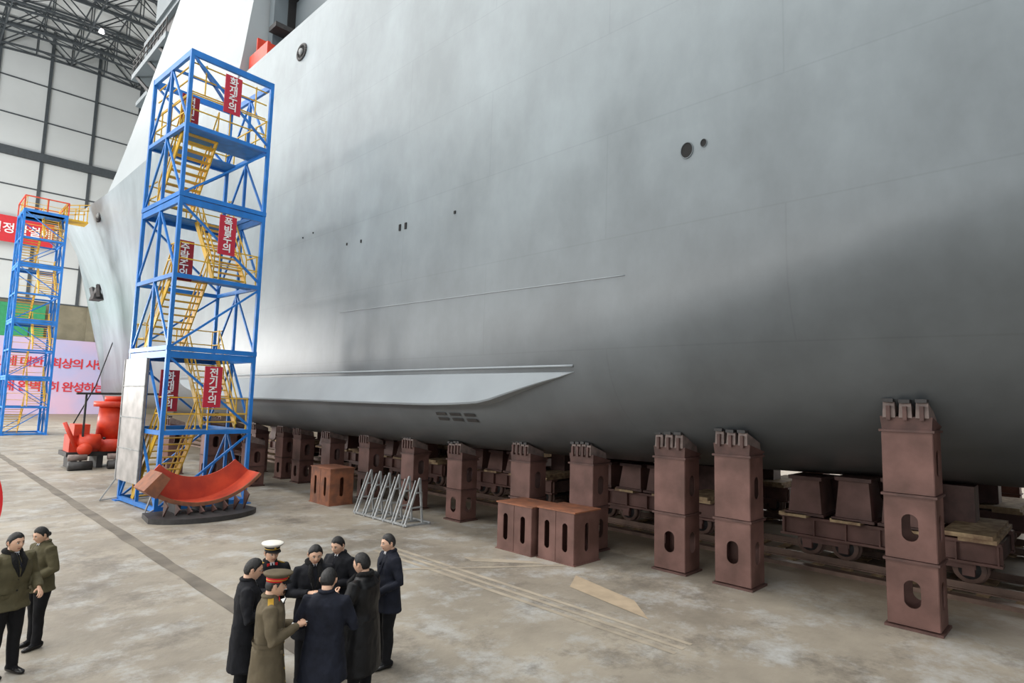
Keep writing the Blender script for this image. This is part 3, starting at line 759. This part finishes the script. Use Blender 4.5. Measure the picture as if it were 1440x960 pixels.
def build_head(hair=m_hair,hat=None,bun=False,glasses=False,wide=1.0):
    mb=MB(); nu,nv=60,46
    def grid(k,feat,m,alt=None,hl=None):
        vs=[];fs=[];alts=[]
        for i in range(nv+1):
            th=PI*i/nv
            for j in range(nu):
                a=2*PI*j/nu; p=Vector(hshape(math.sin(th)*math.sin(a),math.sin(th)*math.cos(a),math.cos(th),1.0,feat,wide))
                if hl:
                    e=p.z-hl(p); g=max(0,min(1,e/.022)); n_=p.normalized()
                    top=max(0,p.z)/.117
                    p=p+n_*(k*(g**.5)*(1+.25*top)+ (.0014*math.sin(a*23+i)*g)) if e>-.004 else p*.96
                vs.append(tuple(p))
        for i in range(nv):
            for j in range(nu):
                q=(i*nu+j,(i+1)*nu+j,(i+1)*nu+(j+1)%nu,i*nu+(j+1)%nu)
                c=sum((Vector(vs[w]) for w in q),Vector())/4
                (alts if alt and alt(c) else fs).append(q)
        mb.add(vs,fs,m,True)
        if alts: mb.add(vs,alts,m_lip,True)
    grid(1,True,m_skin,lambda c:c.y>.05 and abs(c.x)<.024 and abs(c.z+.053)<.0075)
    def hl(c):
        ph=math.atan2(abs(c.x),c.y)
        return interp(ph,[(0,.070),(.45,.074),(.8,.058),(1.15,.040),(1.38,.0),(1.52,-.012),(1.64,.034),(1.95,.022),(2.15,-.045),(PI,-.075)])
    grid(.011,False,hair,None,hl)
    for s in (-1,1):
        mb.sphere((s*.030*wide,.0795,.010),(.0125,.010,.0085),m_eye,12); mb.sphere((s*.030*wide,.0875,.010),(.0052,.004,.0058),m_iris,10)
        mb.loft([((s*.015,.0905,.030),.003),((s*.030,.090,.035),.0035),((s*.046,.080,.031),.002)],m_hair,8)
        mb.loft([((s*.017,.0865,.0175),.0015),((s*.030,.0895,.0195),.002),((s*.043,.081,.0165),.0015)],m_hair,6)
        ex=s*.080*wide
        mb.sphere((ex,-.006,.0),(.008,.016,.029),m_skin,12)
        mb.loft([((ex+s*.006,.006,-.018),.004),((ex+s*.010,-.012,-.012),.004),((ex+s*.013,-.020,.010),.0045),((ex+s*.010,-.010,.027),.0045),((ex+s*.006,.005,.018),.004)],m_skin,8)
    if bun: mb.sphere((0,-.105,-.02),(.035,.03,.035),hair)
    if glasses:
        for s in (-1,1):
            for k in range(12):
                a=2*PI*k/12;b=2*PI*(k+1)/12
                mb.cyl((s*.031+.019*math.cos(a),.099,.008+.014*math.sin(a)),(s*.031+.019*math.cos(b),.099,.008+.014*math.sin(b)),.0016,m_black,n=6)
            mb.cyl((s*.05,.098,.012),(s*.082,.0,.012),.0016,m_black,n=6)
        mb.cyl((-.012,.1,.012),(.012,.1,.012),.0016,m_black,n=6)
    if hat:
        mt,mband=(m_olive,m_flag) if hat=='army' else (m_capw,m_black)
        T=Matrix.Translation((0,-.004,.058))@Matrix.Rotation(math.radians(7),4,'X')
        mb.rings([(-.012,0,0,.088,.104),(.034,0,0,.091,.107)],mband,28,T=T)
        mb.rings([(.030,0,0,.090,.106),(.052,0,.004,.122,.138),(.068,0,.006,.134,.150),(.078,0,.006,.128,.144),(.086,0,.0,.09,.10),(.088,0,0,.02,.02)],mt,32,T=T)
        mb.rings([(.004,0,0,.0915,.1075),(.012,0,0,.0915,.1075)],m_gold,28,T=T)
        vs=[];fs=[];n=14
        for k in range(n+1):
            a=math.radians(25+130*k/n)
            for rr,zz in ((1.0,.0),(1.48,-.024)):
                vs.append((.088*math.cos(a)*(1+(rr-1)*.25),.104*math.sin(a)*rr,zz))
        for k in range(n): fs.append((2*k,2*k+1,2*k+3,2*k+2))
        mb.add(vs,fs,m_black,True,T); mb.add([(v[0],v[1],v[2]-.004) for v in vs],[tuple(reversed(q)) for q in fs],m_black,True,T)
        mb.sphere((0,.112,.028),(.014,.006,.018),m_gold,10,T)
    return mb
ARMS={'pad':((.275,.0,1.12),(.10,.235,1.14),(0,0,1),'hold'),'write':((.28,.02,1.13),(.09,.25,1.19),(-.3,-.2,-1),'grip'),
 'side':((.265,-.03,1.13),(.265,.03,.87),(-1,0,0),'relax'),'clasp':((.28,-.03,1.13),(.085,.19,.98),(-.2,-1,0),'hold'),
 'low':((.27,.0,1.12),(.19,.22,1.02),(-.6,0,-.8),'relax'),'chest':((.27,.05,1.14),(.10,.24,1.22),(-.2,-.9,0),'hold')}
PN=[0]
def person(name,loc,face,H=1.70,coat=m_coatk,hem=.62,rarm='write',larm='pad',bulk=1.0,head=None,hyaw=0,hpitch=15,collar=None,trou=m_trou,pad=False,female=False,gen=False,stride=.03,hems=1.0,lapel=True,puff=0):
    PN[0]+=1; seed=PN[0]*7.3
    S=H/1.72; fx,fy=Vector(face).normalized()[:]
    T=Matrix(((fy,fx,0,loc[0]),(-fx,fy,0,loc[1]),(0,0,1,0),(0,0,0,1)))@Matrix.Scale(S,4)
    root=empty(name,T=T)
    b=bulk; sh=.93 if female else 1.0
    mb=MB()
    rs=[(1.515,0,-.012,.062,.062),(1.485,0,-.012,.085,.075),(1.455,0,-.01,.135*sh,.09),(1.425,0,-.005,.178*sh,.105),(1.37,0,0,.195*sh*b,.12*b),(1.28,0,.006,.192*sh*b,.132*b),(1.18,0,.008,.182*b*sh,.13*b),(1.08,0,.006,.176*b*sh,.128*b),(.98,0,.0,.185*b,.135*b),(.88,0,-.002,.196*b,.142*b)]
    if hem<.85:
        rs.append(((.88+hem)/2,0,0,.205*b*hems,.150*b*hems)); rs.append((hem+.01,0,0,.218*b*hems,.162*b*hems))
    rs.append((hem,0,0,.215*b*hems,.160*b*hems))
    rs.sort(key=lambda r:r[0]); mb.rings(rs,coat,36,e=2.35)
    for s,fw in ((-1,stride),(1,-stride)):
        mb.loft([((s*.09,0,.93),(.10,.115)),((s*.095,fw*.3,.75),(.092*b,.098*b)),((s*.098,fw*.6+.01,.5),(.070,.075)),((s*.10,fw*.8-.005,.33),(.064,.070)),((s*.102,fw,.12),(.058,.064)),((s*.102,fw,.055),(.060,.070))],trou,20)
        mb.loft([((s*.106,fw-.085,.045),(.034,.036)),((s*.106,fw-.05,.05),(.040,.048)),((s*.108,fw+.03,.045),(.042,.046)),((s*.112,fw+.10,.034),(.047,.034)),((s*.114,fw+.165,.026),(.040,.025)),((s*.114,fw+.19,.022),(.018,.014))],m_shoe,16)
    for s,arm in ((1,rarm),(-1,larm)):
        E,Wp,pn,hk=ARMS[arm]; E=Vector((E[0]*s*max(1,b*.97)*sh,E[1],E[2]));Wv=Vector((Wp[0]*s,Wp[1]+(b-1)*.12,Wp[2])); Sh=Vector((.170*s*sh*max(1,b*.97),-.003,1.395))
        mb.loft([(Sh+Vector((-s*.05,0,.0)),.06),(Sh,.072*b**.5+puff),(Sh.lerp(E,.35),.066*b**.5+puff),(Sh.lerp(E,.8),.056+puff),(E,.055+puff),(E.lerp(Wv,.25),.053+puff),(E.lerp(Wv,.75),.046+puff),(Wv,.047)],coat,18)
        hm=HANDS[hk]; d=(Wv-E).normalized(); pv=Vector((pn[0]*s,pn[1],pn[2])); Y=-(pv-d*pv.dot(d)).normalized(); X=Y.cross(d)*(1 if s>0 else -1)
        TT=Matrix((X,Y,d)).transposed().to_4x4(); TT.translation=Wv+d*.02
        ho=link('hand_right' if s>0 else 'hand_left',hm,root); ho.matrix_local=TT
    me=remesh(mb,.0115,2); me.materials.clear()
    for m in (coat,trou,m_shoe): me.materials.append(m)
    nrm=[v.normal.copy() for v in me.vertices]
    for v,nn in zip(me.vertices,nrm):   # cloth folds
        c=v.co
        if c.z>.1 and c.z<1.44:
            w_=noise.noise(Vector((c.x*9+seed,c.y*9,c.z*(3.5 if c.z<1.0 else 7))))*.012+noise.noise(Vector((c.x*22+seed,c.y*22,c.z*13)))*.004
            v.co=c+nn*w_
    for p in me.polygons:
        c=p.center
        p.material_index = 2 if c.z<.062 and (c.z<.05 or abs(c.y)>.09) else (1 if c.z<hem-.004 else 0)
    link('body',me,root)
    hd=build_head(**(head or {})); HT=Matrix.Translation((0,.012,1.485))@Matrix.Rotation(math.radians(hyaw),4,'Z')@Matrix.Rotation(math.radians(-hpitch),4,'X')@Matrix.Translation((0,.010,.108))
    ho=hd.obj('head',root); ho.matrix_local=HT
    dt=MB(); dt.loft([((0,-.012,1.42),.06),((0,-.005,1.50),.056),((0,.004,1.55),.056)],m_skin,18)
    cm=m_fur if collar=='fur' else coat
    n=22; rr=.030 if collar=='fur' else .020
    pts=[]
    for k in range(n+1):
        a=math.radians(90+28+(360-56)*k/n)
        rad=.083 if collar=='fur' else .070
        pts.append(((rad*math.cos(a),-.012+rad*.95*math.sin(a),1.497-.045*max(0,math.sin(a))),rr))
    dt.loft(pts,cm,10)
    if lapel:
        for s in (-1,1):
            yb=.118*b
            vs=[(s*.03,.07,1.475),(s*.085,.082,1.44),(s*.075,yb+.014,1.33),(s*.012,yb+.026,1.18),(s*.008,yb+.02,1.26)]
            dt.add(vs,[(0,1,2,3,4) if s>0 else (4,3,2,1,0)],cm)
            if collar=='fur': dt.loft([(Vector((s*.045,.072,1.47)),.03),(Vector((s*.06,yb+.0,1.38)),.034),(Vector((s*.03,yb+.015,1.26)),.024),(Vector((s*.01,yb+.015,1.19)),.012)],m_fur,10)
        dt.add([(-.03,.066,1.487),(.03,.066,1.487),(.0,.140*b,1.30)],[(0,1,2)],m_shirt)
        dt.add([(-.009,.070,1.477),(.009,.070,1.477),(.012,.143*b,1.33),(0,.146*b,1.29),(-.012,.143*b,1.33)],[(0,1,2,3,4)],m_coatn)
    for k in range(5 if hem<.8 else 4):
        z=1.16-.13*k
        if z<hem+.05: break
        yv=interp(z,[(hem,.160*hems),((.88+hem)/2,.150*hems),(.88,.140),(1.08,.134),(1.3,.137)])*b-.002 if hem<.85 else interp(z,[(.88,.140),(1.08,.134),(1.3,.137)])*b
        for s in ((-1,1) if gen else (0.25,)): dt.sphere((s*.05,yv,z),(.011,.006,.011),m_gold if gen else m_black,8)
    for s in (-1,1): dt.box((s*.12,.112*b,.98),(.10,.025,.035),coat)
    if gen:
        for s in (-1,1):
            T3=Matrix.Translation((s*.125,-.005,1.462))@Matrix.Rotation(s*math.radians(22),4,'Y'); dt.box((0,0,0),(.12,.055,.014),m_gold,T3)
            dt.box((s*.05,.078,1.455),(.03,.01,.045),m_flag)
        dt.rings([(1.035,0,.0,.187*b,.141*b),(1.070,0,.0,.187*b,.141*b)],coat,28,e=2.35,cap=False)
    dt.obj('collar_and_trim',root)
    if pad:
        p=MB(); TP=Matrix.Translation((-.03,.30+(b-1)*.1,1.185))@Matrix.Rotation(math.radians(18),4,'X')@Matrix.Rotation(math.radians(-12),4,'Z')
        p.box((0,0,0),(.15,.20,.010),m_black,TP); p.box((0,.0,.008),(.14,.19,.006),m_paper,TP)
        p.obj('notebook',root)
        if rarm=='write':
            p=MB(); p.cyl((.035,.30,1.20),(.075,.27,1.31),.004,m_black,n=8); p.obj('pen',root)
    return root
def dirv(fwd,rt): v=F0*fwd+R0*rt; return (v.x,v.y)
person('man_in_dark_coat',(4.92,7.05),dirv(-.55,-.75),1.71,m_coatn,.72,'clasp','clasp',1.05,{'hair':m_hairg},hpitch=6)
person('man_in_dark_coat',(4.40,7.46),dirv(-.85,-.35),1.69,m_coatk,.70,'write','pad',1.04,{},hpitch=16,pad=True)
person('man_in_fur_collar_coat',(3.88,7.18),dirv(-.85,.45),1.71,m_coatk,.60,'write','pad',1.06,{},hpitch=16,collar='fur',pad=True)
person('naval_officer',(3.52,7.62),dirv(-.7,.6),1.69,m_coatk,.58,'write','pad',1.08,{'hat':'navy'},hpitch=8,pad=True,gen=True)
person('man_with_glasses',(2.98,6.96),dirv(.35,.9),1.71,m_coatk,.55,'write','pad',1.06,{'glasses':True},hpitch=12,pad=True)
person('army_general',(2.92,6.25),dirv(.35,.85),1.71,m_olive,.34,'write','pad',1.12,{'hat':'army','hair':m_hairg},hpitch=10,pad=True,gen=True,hems=1.12,lapel=False)
person('man_in_dark_coat',(3.42,6.02),dirv(1,-.05),1.71,m_coatn,.60,'write','pad',1.13,{},hpitch=14,pad=True,hems=1.05)
person('man_in_long_leather_coat',(4.06,6.32),dirv(.25,-.95),1.72,m_leather,.42,'low','chest',1.28,{'wide':1.12},hpitch=8,collar='fur',hems=1.05)
person('shipyard_worker',(1.25,9.95),dirv(-.25,.9),1.73,m_jack,.80,'side','low',1.12,{'hair':m_hair},hpitch=4,collar='fur',puff=.014)
person('shipyard_worker_woman',(1.68,10.75),dirv(-.8,-.35),1.63,m_jack,.80,'clasp','clasp',1.06,{'bun':True},hpitch=14,female=True,puff=.01)

# ---------------------------------------------------------------- light
w=bpy.data.worlds.new('world'); sc.world=w; w.use_nodes=True
bg=w.node_tree.nodes['Background']; bg.inputs[0].default_value=(.90,.95,1.0,1); bg.inputs[1].default_value=1.0
def area(name,loc,sx,sy,power,rot=(0,0,0),col=(1,.98,.95)):
    l=bpy.data.lights.new(name,'AREA'); l.shape='RECTANGLE'; l.size=sx; l.size_y=sy; l.energy=power; l.color=col
    o=link(name,l,None,loc); o.rotation_euler=rot; return o
area('roof_light_strip',(2,40,43),5,110,19000,(0,0,0))
area('roof_light_strip',(-18,50,42),5,110,19000,(0,math.radians(-20),0))
area('roof_light_strip',(42,30,42),5,130,14000,(0,0,0))
area('side_fill_light',(-24,52,11),4,90,12000,(0,math.radians(-80),0),(1,.98,.94))  # added fill, not a real lamp row; brightens lower hull, bow and people
area('far_side_fill_light',(56,20,9),4,80,9000,(0,math.radians(78),0),(1,.97,.92))  # invented low fill beyond the ship, for the far floor and under-hull gaps
area('bow_fill_light',(-12,74,8),5,8,13000,(0,math.radians(-95),0),(1,.99,.97))  # made-up fill aimed at the bow to brighten its flare
area('roof_bounce_fill',(-16,88,34),6,30,14000,(math.radians(180),0,0),(1,1,1))  # added upward fill, stands in for bounced light on the roof
